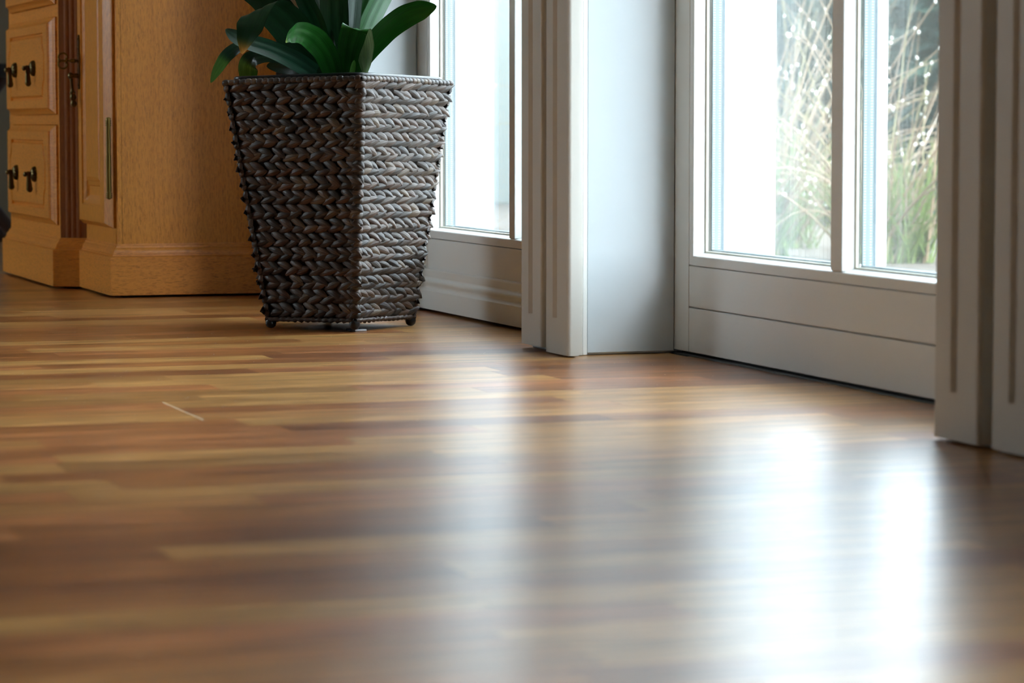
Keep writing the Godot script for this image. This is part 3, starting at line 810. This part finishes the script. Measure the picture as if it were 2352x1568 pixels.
func planter() -> void:
	var ph := 4.7219; var tl := deg_to_rad(1.642)
	basket_xf = Transform3D(Basis(Vector3.UP, -deg_to_rad(ph)) * Basis(Vector3.RIGHT, -tl), Vector3(1.1506, 0.0005, -4.1842))
	var p := node("woven_planter", "tall square planter woven from grey-brown plaited rush, tapering to black ball feet", "planter")
	p.transform = basket_xf
	var lo := 0.0096; var hi := BASKET_TOP
	# core
	var b := Mb.new()
	var c0 := []; var c1 := []
	for k in 4:
		var a := -TAU * k / 4
		c0.append(Vector3(cos(a), 0, sin(a)) * (HALF_LOW - 0.0055) + Vector3(0, lo + 0.001, 0)); c1.append(Vector3(cos(a), 0, sin(a)) * (HALF_TOP - 0.0055) + Vector3(0, hi - 0.003, 0))
	for k in 4: b.quad(c0[k], c0[(k + 1) % 4], c1[(k + 1) % 4], c1[k])
	b.quad(c0[3], c0[2], c0[1], c0[0])
	put("frame_core", b.mesh(), M.core, p)
	# plaited strands: the 300 that show largest singly, the others as one part
	var lobes := []
	for k in 6: lobes.append(lobe_mesh(100 + k))
	var r := RandomNumberGenerator.new(); r.seed = 77
	var rows := 33
	var singles := []; var rest := []; var cols := []
	for face in 4:        # 0: between +z (front) and +x (right)
		var d0 := [Vector3(0, 0, 1), Vector3(1, 0, 0), Vector3(0, 0, -1), Vector3(-1, 0, 0)][face] as Vector3
		var d1 := [Vector3(1, 0, 0), Vector3(0, 0, -1), Vector3(-1, 0, 0), Vector3(0, 0, 1)][face] as Vector3
		for q in rows:
			var y := lo + 0.010 + (hi - lo - 0.020) * q / (rows - 1.0)
			var h := basket_half(y)
			var a := d0 * h; var d := d1 * h
			var along := (d - a).normalized(); var wide := (d - a).length()
			var nrm := (d0 + d1).normalized()
			var slope := (HALF_TOP - HALF_LOW) / (hi - lo) * 0.7071
			var up := (Vector3.UP + nrm * slope).normalized(); var out := along.cross(up).normalized()
			if out.dot(nrm) < 0: out = -out
			var n := int(round(wide / 0.0212))
			var upper := (rows - 1 - q) % 2 == 0
			var shift := r.randf_range(-0.42, 0.42)
			for k in n:
				var f := clampf((k + 0.5 + shift + r.randf_range(-0.1, 0.1)) / n, 0.075, 0.925)
				var ang := deg_to_rad((20.0 if upper else -20.0) + r.randf_range(-7, 7))
				if face == 3 or face == 1: ang = ang
				var ex := along * cos(ang) + up * sin(ang); var ey := out.cross(ex)
				var sc := Vector3(r.randf_range(0.88, 1.10) * (wide / n) / 0.0212, r.randf_range(0.88, 1.12), r.randf_range(0.85, 1.15))
				var pos := a + (d - a) * f + Vector3(0, y + r.randf_range(-0.0008, 0.0008) + (-0.0006 if upper else 0.0006), 0) - out * 0.0050
				var tr := Transform3D(Basis(ex * sc.x, ey * sc.y, out * sc.z), pos)
				# the fold pokes out where it passes over its neighbour
				tr = tr * Transform3D(Basis(Vector3.UP, -0.20), Vector3.ZERO)
				var tone := r.randi_range(0, 5)
				if tone == 4 and r.randf() < 0.55: tone = 0
				if tone == 5 and r.randf() < 0.4: tone = 1
				var item := {"t": tr, "m": r.randi_range(0, 5), "tone": tone, "z": (2.0 if face == 0 else 0.0) + y}
				if face == 0: singles.append(item)
				else: rest.append(item)
	for k in 4:      # folds that turn round the corners
		var dg := [Vector3(0, 0, 1), Vector3(1, 0, 0), Vector3(0, 0, -1), Vector3(-1, 0, 0)][k] as Vector3
		var side := Vector3.UP.cross(dg)
		for q in rows:
			var y := lo + 0.010 + (hi - lo - 0.020) * q / (rows - 1.0)
			var ang := deg_to_rad((22.0 if (rows - 1 - q) % 2 == 0 else -22.0) + r.randf_range(-9, 9))
			var ex := side * cos(ang) + Vector3.UP * sin(ang); var ey := dg.cross(ex)
			rest.append({"t": Transform3D(Basis(ex * 0.42, ey * r.randf_range(0.95, 1.2), dg * 1.15), dg * (basket_half(y) - 0.0066) + Vector3(0, y, 0)), "m": r.randi_range(0, 5), "tone": r.randi_range(0, 3)})
	singles.sort_custom(func(x, z): return x.z > z.z)
	for k in singles.size():
		var it = singles[k]
		if k < 290:
			var o := put("strand", lobes[it.m], M.strand[it.tone], p)
			o.transform = it.t
		else: rest.append(it)
	# join the others
	var by := Mb.new(); by.colored = true
	var src := []
	for k in 6: src.append(lobes[k].surface_get_arrays(0))
	for it in rest:
		var arr = src[it.m]; var k0 := by.v.size(); var tr: Transform3D = it.t
		by.tint = PALETTE[it.tone].srgb_to_linear()
		var nb := tr.basis.inverse().transposed()
		var vv: PackedVector3Array = arr[Mesh.ARRAY_VERTEX]; var nn: PackedVector3Array = arr[Mesh.ARRAY_NORMAL]; var uu: PackedVector2Array = arr[Mesh.ARRAY_TEX_UV]
		for k in vv.size(): by.vert(tr * vv[k], (nb * nn[k]).normalized(), uu[k])
		for id in arr[Mesh.ARRAY_INDEX]: by.i.append(k0 + id)
	var others := put("plaited_strands", by.mesh(), M.strand_mixed, p)
	others.set_meta("kind", "stuff")
	# wrapped rim and bottom cord
	var wrap := Mb.new()
	var wr := []
	for s in [[0.0, 0.0030], [0.12, 0.0041], [0.3, 0.0046], [0.7, 0.0046], [0.88, 0.0041], [1.0, 0.0030]]:
		var row := []
		for k in 10:
			var a := TAU * k / 10
			row.append(Vector3((s[0] - 0.5) * 0.0108, s[1] * cos(a), s[1] * 0.9 * sin(a)))
		wr.append(row)
	for row in wr: row.reverse()
	wrap.grid(wr, true)
	var wm := wrap.mesh()
	for face in 4:
		var a := [Vector3(0, 0, 1), Vector3(1, 0, 0), Vector3(0, 0, -1), Vector3(-1, 0, 0)][face] as Vector3
		var d := [Vector3(1, 0, 0), Vector3(0, 0, -1), Vector3(-1, 0, 0), Vector3(0, 0, 1)][face] as Vector3
		var al := (d - a).normalized()
		var n := 24
		for k in n:
			var h := HALF_TOP - 0.0025
			var sag := -0.0012 * absf((k + 0.5) / n - 0.5)
			var o := put("rim_wrap", wm, M.strand[[0, 2, 4, 1, 5, 3][r.randi_range(0, 5)]], p)
			var sc := r.randf_range(0.9, 1.08)
			o.transform = Transform3D(Basis(al * (h * 1.4142 / n / 0.0104), Vector3.UP * sc, al.cross(Vector3.UP) * sc), (a + (d - a) * ((k + 0.5) / n)) * h + Vector3(0, hi + 0.0005 + sag, 0))
		var pts := []; var rad := []
		for k in 41:
			pts.append((a + (d - a) * (k / 40.0)) * (HALF_LOW - 0.002) + Vector3(0, lo + 0.0035 + 0.0006 * sin(k * 1.9), 0)); rad.append(0.0034 + 0.0009 * sin(k * 2.3 + face))
		b = Mb.new(); b.tube(pts, rad, 8)
		put("base_cord", b.mesh(), M.strand[4], p)
	# black inner pot: lip and soil
	b = Mb.new()
	var path := []
	var corners := [Vector3(0, 0, 1), Vector3(1, 0, 0), Vector3(0, 0, -1), Vector3(-1, 0, 0)]
	for k in 4:
		var c: Vector3 = corners[k] * 0.156; var prev: Vector3 = corners[(k + 3) % 4] * 0.156; var next: Vector3 = corners[(k + 1) % 4] * 0.156
		for s in 6:
			var f := s / 5.0
			var a1: Vector3 = c.lerp(prev, 0.1 * (1 - f)); var a2: Vector3 = c.lerp(next, 0.1 * f)
			path.append(a1.lerp(a2, f))
	var ringp := []
	for s in [[0.0, -0.012], [0.006, -0.001], [0.0062, 0.0022], [0.0045, 0.0038], [0.0, 0.0042], [-0.004, 0.003], [-0.006, -0.012]]:
		var row := []
		for q in path:
			var dir: Vector3 = (q as Vector3).normalized()
			row.append(q + dir * s[0] + Vector3(0, hi + 0.0052 + s[1], 0))
		ringp.append(row)
	b.grid(ringp, true)
	put("pot_rim", b.mesh(), M.black, p)
	b = Mb.new()
	for k in path.size(): b.tri(Vector3(0, hi - 0.006, 0), path[k] + Vector3(0, hi - 0.008, 0), path[(k + 1) % path.size()] + Vector3(0, hi - 0.008, 0))
	put("soil", b.mesh(), M.soil, p)
	for k in 4:
		b = Mb.new()
		b.lathe([Vector2(0, 0.0), Vector2(0.0038, 0.0006), Vector2(0.0068, 0.0032), Vector2(0.0080, 0.0072), Vector2(0.0078, 0.0110), Vector2(0.0064, 0.0140), Vector2(0.0050, 0.0150)], 20, Transform3D(Basis(), corners[k] * (HALF_LOW - 0.0085) + Vector3(0, 0.0025 if k == 2 else -0.0002, 0)))
		put("ball_foot", b.mesh(), M.foot, p)
	# sliding pad under the front foot
	var pad := node("furniture_pad", "small flat grey plastic pad under the front foot of the planter", "pad", "", "", Vector3(1.148, 0, -4.098))
	put("plate", boxm(Vector3(-0.011, 0.0003, -0.012), Vector3(0.011, 0.0030, 0.012), 0.0008), M.pad, pad)
	put("rim_lip", boxm(Vector3(-0.004, 0.0004, 0.0112), Vector3(0.013, 0.0034, 0.0132), 0.0005), M.pad_edge, pad)

# ------------------------------------------------------------------ the strap-leaved plant
func leaf(parent: Node3D, cps: Array, base: Color, tip: Color, tip_from: float) -> void:
	var rt := Vector3(0.9473, 0, 0.3204); var vw := Vector3(-0.3204, 0, 0.9473)
	var cv := Curve3D.new()
	for k in cps.size():
		var q: Array = cps[k]
		var pa: Array = cps[maxi(k - 1, 0)]; var pn: Array = cps[mini(k + 1, cps.size() - 1)]
		var tn := (Vector3(pn[0], pn[1], pn[2]) - Vector3(pa[0], pa[1], pa[2])) / 6.0
		cv.add_point(Vector3(q[0], q[1], q[2]), -tn, tn)
	var rows := []; var cols := []
	var per := 9; var nseg := (cps.size() - 1) * per; var nc := 11
	for s in nseg + 1:
		var f := s / float(per); var k := mini(int(f), cps.size() - 2); var u := f - k
		var p := cv.sample(k, u)
		var tg := (cv.sample(k, minf(u + 0.03, 1.0)) - cv.sample(k, maxf(u - 0.03, 0.0))).normalized()
		var us := u * u * (3 - 2 * u)
		var g := s / float(nseg)
		var hw: float = lerpf(cps[k][3], cps[k + 1][3], us)
		var near_tip := clampf((1.0 - g) / 0.26, 0.0, 1.0)
		hw *= pow(1.0 - (1.0 - near_tip) * (1.0 - near_tip), 0.7)
		hw = maxf(hw, 0.0003)
		var th := deg_to_rad(lerpf(cps[k][4], cps[k + 1][4], us)); var ro := deg_to_rad(lerpf(cps[k][5], cps[k + 1][5], us))
		var W := (rt * cos(th) + Vector3.UP * sin(th)) * cos(ro) + vw * sin(ro)
		var w := (W - tg * W.dot(tg)).normalized(); var up := w.cross(tg).normalized()
		var row := []
		for q in nc:
			var x := 2.0 * q / (nc - 1) - 1.0
			row.append(p + w * (hw * x) - up * (hw * 0.13 * (1.0 - x * x)) + up * (hw * 0.04 * cos(x * 9.0) * (1.0 - absf(x))))
		rows.append(row)
		cols.append(base.lerp(tip, smoothstep(tip_from, minf(tip_from + 0.12, 1.0), g)).srgb_to_linear())
	var b := Mb.new(); b.colored = true
	b.grid(rows, false, 1.0, 3.0, cols)
	put("leaf", b.mesh(), M.leaf, parent)

func plant() -> void:
	var p := node("potted_plant", "dark green strap-leaved houseplant with a few browned tips, growing in the woven planter", "plant")
	var G := rgb(28, 88, 22); var D := rgb(14, 48, 24); var T := rgb(20, 60, 42); var Y := rgb(150, 160, 40); var B := rgb(196, 140, 66); var Lg := rgb(96, 150, 70)
	var P := rgb(150, 176, 130)
	# control points of each blade: x, y, z, half width, turn and tilt of its width in degrees
	var leaves := [
		[[[1.1643, 0.3645, -4.1772, 0.0096, 150, 0], [1.1769, 0.3913, -4.1518, 0.0127, 147, 0], [1.1983, 0.4265, -4.1234, 0.0164, 140, 0], [1.2194, 0.4483, -4.0952, 0.0170, 130, 0], [1.2388, 0.4589, -4.0728, 0.0150, 118, 0], [1.2582, 0.4647, -4.0557, 0.0100, 110, 0]], G, G, 0.90],
		[[[1.1741, 0.3650, -4.2055, 0.0103, 155, 25], [1.1918, 0.4087, -4.2206, 0.0135, 157, 25], [1.2121, 0.4508, -4.2349, 0.0155, 155, 25], [1.2438, 0.5002, -4.2558, 0.0156, 150, 25], [1.2742, 0.5528, -4.2667, 0.0131, 150, 25], [1.2895, 0.5856, -4.2721, 0.0092, 150, 25]], G, G, 0.90],
		[[[1.1475, 0.3639, -4.1406, 0.0126, -4, 0], [1.1420, 0.3933, -4.1108, 0.0157, -5, 0], [1.1388, 0.4185, -4.0781, 0.0187, -7, 0], [1.1394, 0.4316, -4.0642, 0.0192, -7, 0], [1.1481, 0.4334, -4.0792, 0.0193, -8, 0], [1.1629, 0.4170, -4.1090, 0.0169, -12, 0], [1.1760, 0.3910, -4.1415, 0.0126, -15, 0], [1.1786, 0.3661, -4.1512, 0.0089, -15, 0]], G, P, 0.50],
		[[[1.1315, 0.3627, -4.1460, 0.0139, 12, 0], [1.1116, 0.3931, -4.1105, 0.0169, 22, 0], [1.0879, 0.4138, -4.0816, 0.0180, 42, 0], [1.0646, 0.4240, -4.0578, 0.0160, 62, 0], [1.0485, 0.4246, -4.0421, 0.0147, 74, 0], [1.0373, 0.4199, -4.0301, 0.0128, 72, 0], [1.0286, 0.4107, -4.0257, 0.0091, 65, 0]], G, Y, 0.90],
		[[[1.1204, 0.3641, -4.1603, 0.0164, 40, 0], [1.0865, 0.4026, -4.1296, 0.0251, 40, 0], [1.0548, 0.4330, -4.0981, 0.0273, 38, 0], [1.0264, 0.4512, -4.0655, 0.0258, 33, 0], [1.0053, 0.4574, -4.0409, 0.0232, 28, 0], [0.9877, 0.4504, -4.0205, 0.0218, 22, 0], [0.9749, 0.4343, -4.0090, 0.0199, 15, 0], [0.9668, 0.4150, -4.0064, 0.0157, 8, 0], [0.9609, 0.3934, -4.0031, 0.0096, 5, 0]], D, B, 0.86],
		[[[1.1144, 0.3653, -4.1624, 0.0126, 60, 0], [1.0666, 0.3867, -4.1152, 0.0137, 62, 0], [1.0193, 0.4028, -4.0784, 0.0123, 68, 0], [0.9780, 0.4127, -4.0502, 0.0110, 70, 0], [0.9590, 0.4187, -4.0355, 0.0097, 65, 0], [0.9441, 0.4281, -4.0299, 0.0073, 60, 0]], T, D, 0.85],
		[[[1.1063, 0.3826, -4.2179, 0.0102, -105, 55], [1.0636, 0.4069, -4.2429, 0.0128, -100, 60], [1.0292, 0.4133, -4.2545, 0.0128, -90, 55], [1.0055, 0.4007, -4.2678, 0.0109, -62, 25], [0.9908, 0.3803, -4.2728, 0.0083, -42, 5], [0.9792, 0.3574, -4.2767, 0.0058, -30, 0]], T, Lg, 0.62],
		[[[1.1282, 0.3645, -4.1894, 0.0102, -110, 40], [1.1028, 0.3828, -4.2296, 0.0115, -110, 55], [1.0745, 0.3940, -4.2603, 0.0142, -100, 58], [1.0526, 0.3955, -4.2783, 0.0155, -80, 45], [1.0415, 0.3861, -4.2926, 0.0155, -25, 15], [1.0420, 0.3696, -4.3030, 0.0149, -5, 0], [1.0466, 0.3355, -4.3120, 0.0130, 0, 0]], D, Lg, 0.60],
		[[[1.1293, 0.3641, -4.1573, 0.0076, 5, 0], [1.1122, 0.4060, -4.1315, 0.0113, 12, 0], [1.0953, 0.4426, -4.1160, 0.0131, 18, 10], [1.0788, 0.4731, -4.1111, 0.0131, 22, 10], [1.0643, 0.5101, -4.1160, 0.0112, 22, 0], [1.0527, 0.5408, -4.1199, 0.0087, 22, 0]], T, T, 0.90],
		[[[1.1402, 0.3645, -4.1853, 0.0089, 10, 35], [1.1383, 0.4172, -4.1965, 0.0102, 15, 40], [1.1290, 0.4523, -4.2102, 0.0109, 20, 40], [1.1191, 0.4907, -4.2241, 0.0103, 20, 40], [1.1121, 0.5292, -4.2370, 0.0077, 20, 40]], T, T, 0.90],
		[[[1.1489, 0.3647, -4.1929, 0.0140, 0, 0], [1.1460, 0.4077, -4.1939, 0.0191, 2, 0], [1.1424, 0.4516, -4.1846, 0.0210, 2, 0], [1.1388, 0.5015, -4.1752, 0.0203, 2, 0], [1.1326, 0.5629, -4.1562, 0.0126, 2, 0]], D, D, 0.90],
		[[[1.1636, 0.3648, -4.1985, 0.0115, -5, -25], [1.1721, 0.4085, -4.2167, 0.0141, -5, -25], [1.1786, 0.4533, -4.2251, 0.0161, -5, -30], [1.1879, 0.5052, -4.2431, 0.0162, -5, -30], [1.1917, 0.5627, -4.2418, 0.0104, -5, -30]], D, D, 0.90],
		[[[1.1360, 0.3650, -4.2184, 0.0154, 40, 0], [1.1131, 0.4220, -4.2684, 0.0220, 45, 0], [1.0817, 0.4676, -4.3001, 0.0227, 50, 0], [1.0536, 0.4937, -4.3202, 0.0182, 60, 0], [1.0284, 0.5103, -4.3392, 0.0118, 65, 0]], D, D, 0.90],
		[[[1.1720, 0.3651, -4.2168, 0.0103, -15, 0], [1.1991, 0.4290, -4.2604, 0.0130, -17, 0], [1.2170, 0.4748, -4.2755, 0.0150, -16, 0], [1.2338, 0.5210, -4.2909, 0.0131, -15, 0], [1.2487, 0.5610, -4.3070, 0.0092, -14, 0]], G, G, 0.90],
		[[[1.1460, 0.3622, -4.1094, 0.0038, 0, 0], [1.1471, 0.3746, -4.1038, 0.0038, -8, 0], [1.1481, 0.3881, -4.0982, 0.0025, -8, 0]], Lg, Lg, 0.90],
		[[[1.1300, 0.3637, -4.2204, 0.0141, 60, 15], [1.1079, 0.3780, -4.2490, 0.0155, 65, 20], [1.0916, 0.3823, -4.2756, 0.0116, 75, 20], [1.0702, 0.3826, -4.3040, 0.0078, 80, 20]], D, D, 0.90],
		[[[1.1473, 0.3653, -4.2357, 0.0129, 8, 0], [1.1458, 0.4290, -4.2784, 0.0195, 14, 0], [1.1415, 0.4817, -4.3116, 0.0209, 18, 0], [1.1289, 0.5339, -4.3264, 0.0171, 20, 0], [1.1167, 0.5727, -4.3305, 0.0105, 20, 0]], D, D, 0.90],
		[[[1.1586, 0.3656, -4.2530, 0.0129, 20, 0], [1.1294, 0.4199, -4.3051, 0.0196, 35, 0], [1.1099, 0.4561, -4.3328, 0.0197, 40, 0], [1.0841, 0.5024, -4.3626, 0.0171, 45, 0], [1.0657, 0.5350, -4.3688, 0.0105, 45, 0]], D, D, 0.90],
	]
	for l in leaves: leaf(p, l[0], l[1], l[2], l[3])
	# the short stem that carries the fan of leaves
	var b := Mb.new()
	b.lathe([Vector2(0.030, 0.345), Vector2(0.026, 0.360), Vector2(0.018, 0.372), Vector2(0.0, 0.380)], 14, Transform3D(Basis(), Vector3(1.1500, 0, -4.1900)))
	put("stem_base", b.mesh(), mat(rgb(46, 70, 34), 0.6), p)

# ------------------------------------------------------------------ far left: a folding stool
func stool() -> void:
	var s := node("folding_stool", "dark wooden folding stool with black seat, half hidden beyond the cabinet", "stool", "", "", Vector3(1.05, 0, -7.33))
	put("seat", boxm(Vector3(-0.2, 0.408, -0.17), Vector3(0.1, 0.440, 0.17), 0.006), M.seat_black, s)
	for z in [-0.15, 0.15]:
		var b := Mb.new()
		b.tube([Vector3(0.125, 0.005, z), Vector3(-0.20, 0.41, z)], [0.016], 10)
		put("leg", b.mesh(), M.stool, s)
		b = Mb.new()
		b.tube([Vector3(-0.22, 0.005, z * 0.85), Vector3(0.09, 0.41, z * 0.85)], [0.016], 10)
		put("leg", b.mesh(), M.stool, s)

# ------------------------------------------------------------------ the garden
func arching(b: Mb, base: Vector3, az: float, tilt: float, length: float, droop: float, rad: float, seg := 9) -> Array:
	var pts := []; var rr := []
	var d := Vector3(sin(tilt) * cos(az), cos(tilt), sin(tilt) * sin(az)); var p := base
	for k in seg + 1:
		pts.append(p); rr.append(rad * (1.0 - 0.75 * k / seg))
		d = (d + Vector3(0.04 * sin(k * 1.7 + az * 5.0), -droop / seg, 0.04 * cos(k * 2.1 + az * 3.0))).normalized()
		p += d * length / seg
	b.tube(pts, rr, 4)
	return pts

func shrub(called: String, label: String, at: Vector3, stems: int, height: float, sd: int) -> void:
	var s := node(called, label, "shrub", "", "", at)
	var r := RandomNumberGenerator.new(); r.seed = sd
	var b := Mb.new(); b.colored = true
	var buds := []
	for k in stems:
		var t := r.randf()
		b.tint = [Color(1, 1, 1), Color(0.75, 0.68, 0.6), Color(1.0, 0.93, 0.8), Color(0.7, 0.8, 0.5)][r.randi_range(0, 3)]
		var pts := arching(b, Vector3(r.randf_range(-0.08, 0.08), 0, r.randf_range(-0.08, 0.08)), r.randf() * TAU, r.randf_range(0.05, 0.75), height * r.randf_range(0.75, 1.45), r.randf_range(0.3, 1.9), r.randf_range(0.0022, 0.0042))
		if t < 0.6:
			for q in r.randi_range(2, 6):
				var f := r.randf_range(0.45, 1.0) * (pts.size() - 1); var i0 := mini(int(f), pts.size() - 2)
				var pos: Vector3 = pts[i0].lerp(pts[i0 + 1], f - i0)
				var sc := r.randf_range(0.7, 1.5)
				buds.append(Transform3D(Basis.from_euler(Vector3(r.randf_range(-0.6, 0.6), r.randf() * TAU, r.randf_range(-0.6, 0.6))) * Basis.from_scale(Vector3(sc, sc, sc)), pos))
	var o := put("twigs", b.mesh(), M.twig, s); o.set_meta("kind", "stuff")
	var sp := SphereMesh.new(); sp.radius = 0.0029; sp.height = 0.0085; sp.radial_segments = 8; sp.rings = 5
	multi("catkins", sp, M.catkin, buds, s)
	b = Mb.new(); b.colored = true
	for k in stems * 2:
		var g := r.randf_range(0.75, 1.25)
		b.tint = Color(g * r.randf_range(0.9, 1.25), g, g * r.randf_range(0.5, 0.9))
		arching(b, Vector3(r.randf_range(-0.09, 0.09), 0.0, r.randf_range(-0.09, 0.09)), r.randf() * TAU, r.randf_range(0.0, 0.75), height * r.randf_range(0.18, 0.55), r.randf_range(0.0, 0.7), r.randf_range(0.0018, 0.0042), 5)
	o = put("green_shoots", b.mesh(), M.frond, s); o.set_meta("kind", "stuff")

func conifer(label: String, at: Vector3, rad: float, height: float, sd: int) -> void:
	var s := node("conifer", label, "conifer", "", "", at)
	var b := Mb.new(); b.tube([Vector3.ZERO, Vector3(0, height * 0.8, 0)], [0.05, 0.02], 8)
	put("trunk", b.mesh(), M.bark, s)
	var r := RandomNumberGenerator.new(); r.seed = sd
	var f := Mb.new(); f.colored = true
	# one spray: a twig with short flat needles
	for k in 9:
		var z := 0.012 * k
		for sgn in [-1, 1]:
			f.tint = Color(1, 1, 1)
			f.tri(Vector3(0, 0, z), Vector3(sgn * 0.022, 0.004, z + 0.016), Vector3(0, 0.001, z + 0.010))
	f.tri(Vector3(-0.002, 0, 0), Vector3(0.002, 0, 0), Vector3(0, 0, 0.13))
	var where := []; var cols := []
	for k in 7000:
		var h := pow(r.randf(), 1.15); var y := height * (0.03 + 0.97 * h)
		var rr := rad * (1.0 - 0.75 * h) * sqrt(r.randf_range(0.35, 1.0)) * (0.85 + 0.25 * sin(k * 0.37)); var a := r.randf() * TAU
		var sc := r.randf_range(0.8, 1.7)
		where.append(Transform3D(Basis.from_euler(Vector3(r.randf_range(-0.2, 0.7), PI / 2 - a, r.randf_range(-0.5, 0.5))) * Basis.from_scale(Vector3(sc, sc, sc)), Vector3(cos(a) * rr, y, sin(a) * rr)))
		var g := r.randf_range(0.6, 1.3)
		cols.append(Color(g, g, g * r.randf_range(0.85, 1.15)))
	multi("foliage", f.mesh(), M.needle, where, s, cols)

func garden() -> void:
	var g := put("ground", boxm(Vector3(FACADE_X, -0.4, -30), Vector3(40, -0.05, 20), 0), M.soil_out, self)
	tag(g, "bare pale soil of the garden outside", "ground", "", "structure")
	var g2 := put("ground", boxm(Vector3(-40, -0.4, -30), Vector3(FLOOR_X0 - 0.2, -0.05, 20), 0), M.soil_out, self)
	tag(g2, "bare pale soil on the other side of the house", "ground", "", "structure")
	shrub("catkin_shrub", "bare arching shrub dotted with white catkins, standing in the view through the right pane", Vector3(3.27, -0.05, -6.72), 90, 0.62, 1)
	shrub("catkin_shrub", "bare arching shrub with white catkins, standing in the view through the wider left pane", Vector3(3.02, -0.05, -7.05), 80, 0.60, 2)
	shrub("catkin_shrub", "taller twiggy shrub behind the two catkin shrubs", Vector3(3.35, -0.05, -7.6), 90, 0.75, 3)
	conifer("dark blue-green conifer behind the twiggy shrubs, seen at the top of the right pane", Vector3(4.95, -0.05, -9.2), 0.65, 1.3, 4)
	conifer("blue-green conifer behind the shrubs, seen at the top of the left pane", Vector3(4.6, -0.05, -10.4), 0.75, 1.6, 5)
	var hg := node("hedge", "dark clipped hedge closing the garden behind the conifers", "hedge", "", "", Vector3(6.2, -0.05, -11.6))
	put("core", boxm(Vector3(-1.5, 0, -0.35), Vector3(1.5, 1.5, 0.35), 0.05), mat(rgb(36, 52, 40), 0.9), hg)
	var r := RandomNumberGenerator.new(); r.seed = 61
	var lf := Mb.new(); lf.tri(Vector3(-0.02, 0, 0), Vector3(0.02, 0, 0), Vector3(0, 0.01, 0.06)); lf.tri(Vector3(0.02, 0, 0), Vector3(-0.02, 0, 0), Vector3(0, 0.015, -0.05))
	var where := []
	for k in 5000: where.append(Transform3D(Basis.from_euler(Vector3(r.randf() * 2.0, r.randf() * TAU, r.randf() * 2.0)), Vector3(r.randf_range(-1.55, 1.55), r.randf_range(0.02, 1.58), 0.33 + r.randf() * 0.12)))
	multi("foliage", lf.mesh(), M.needle, where, hg)
	var w := put("garden_wall", boxm(Vector3(1.7, -0.05, -12.2), Vector3(4.5, 1.3, -12.0), 0.01), mat(rgb(128, 138, 132), 0.9), self)
	tag(w, "pale rendered garden wall far beyond the left window", "wall", "", "structure")
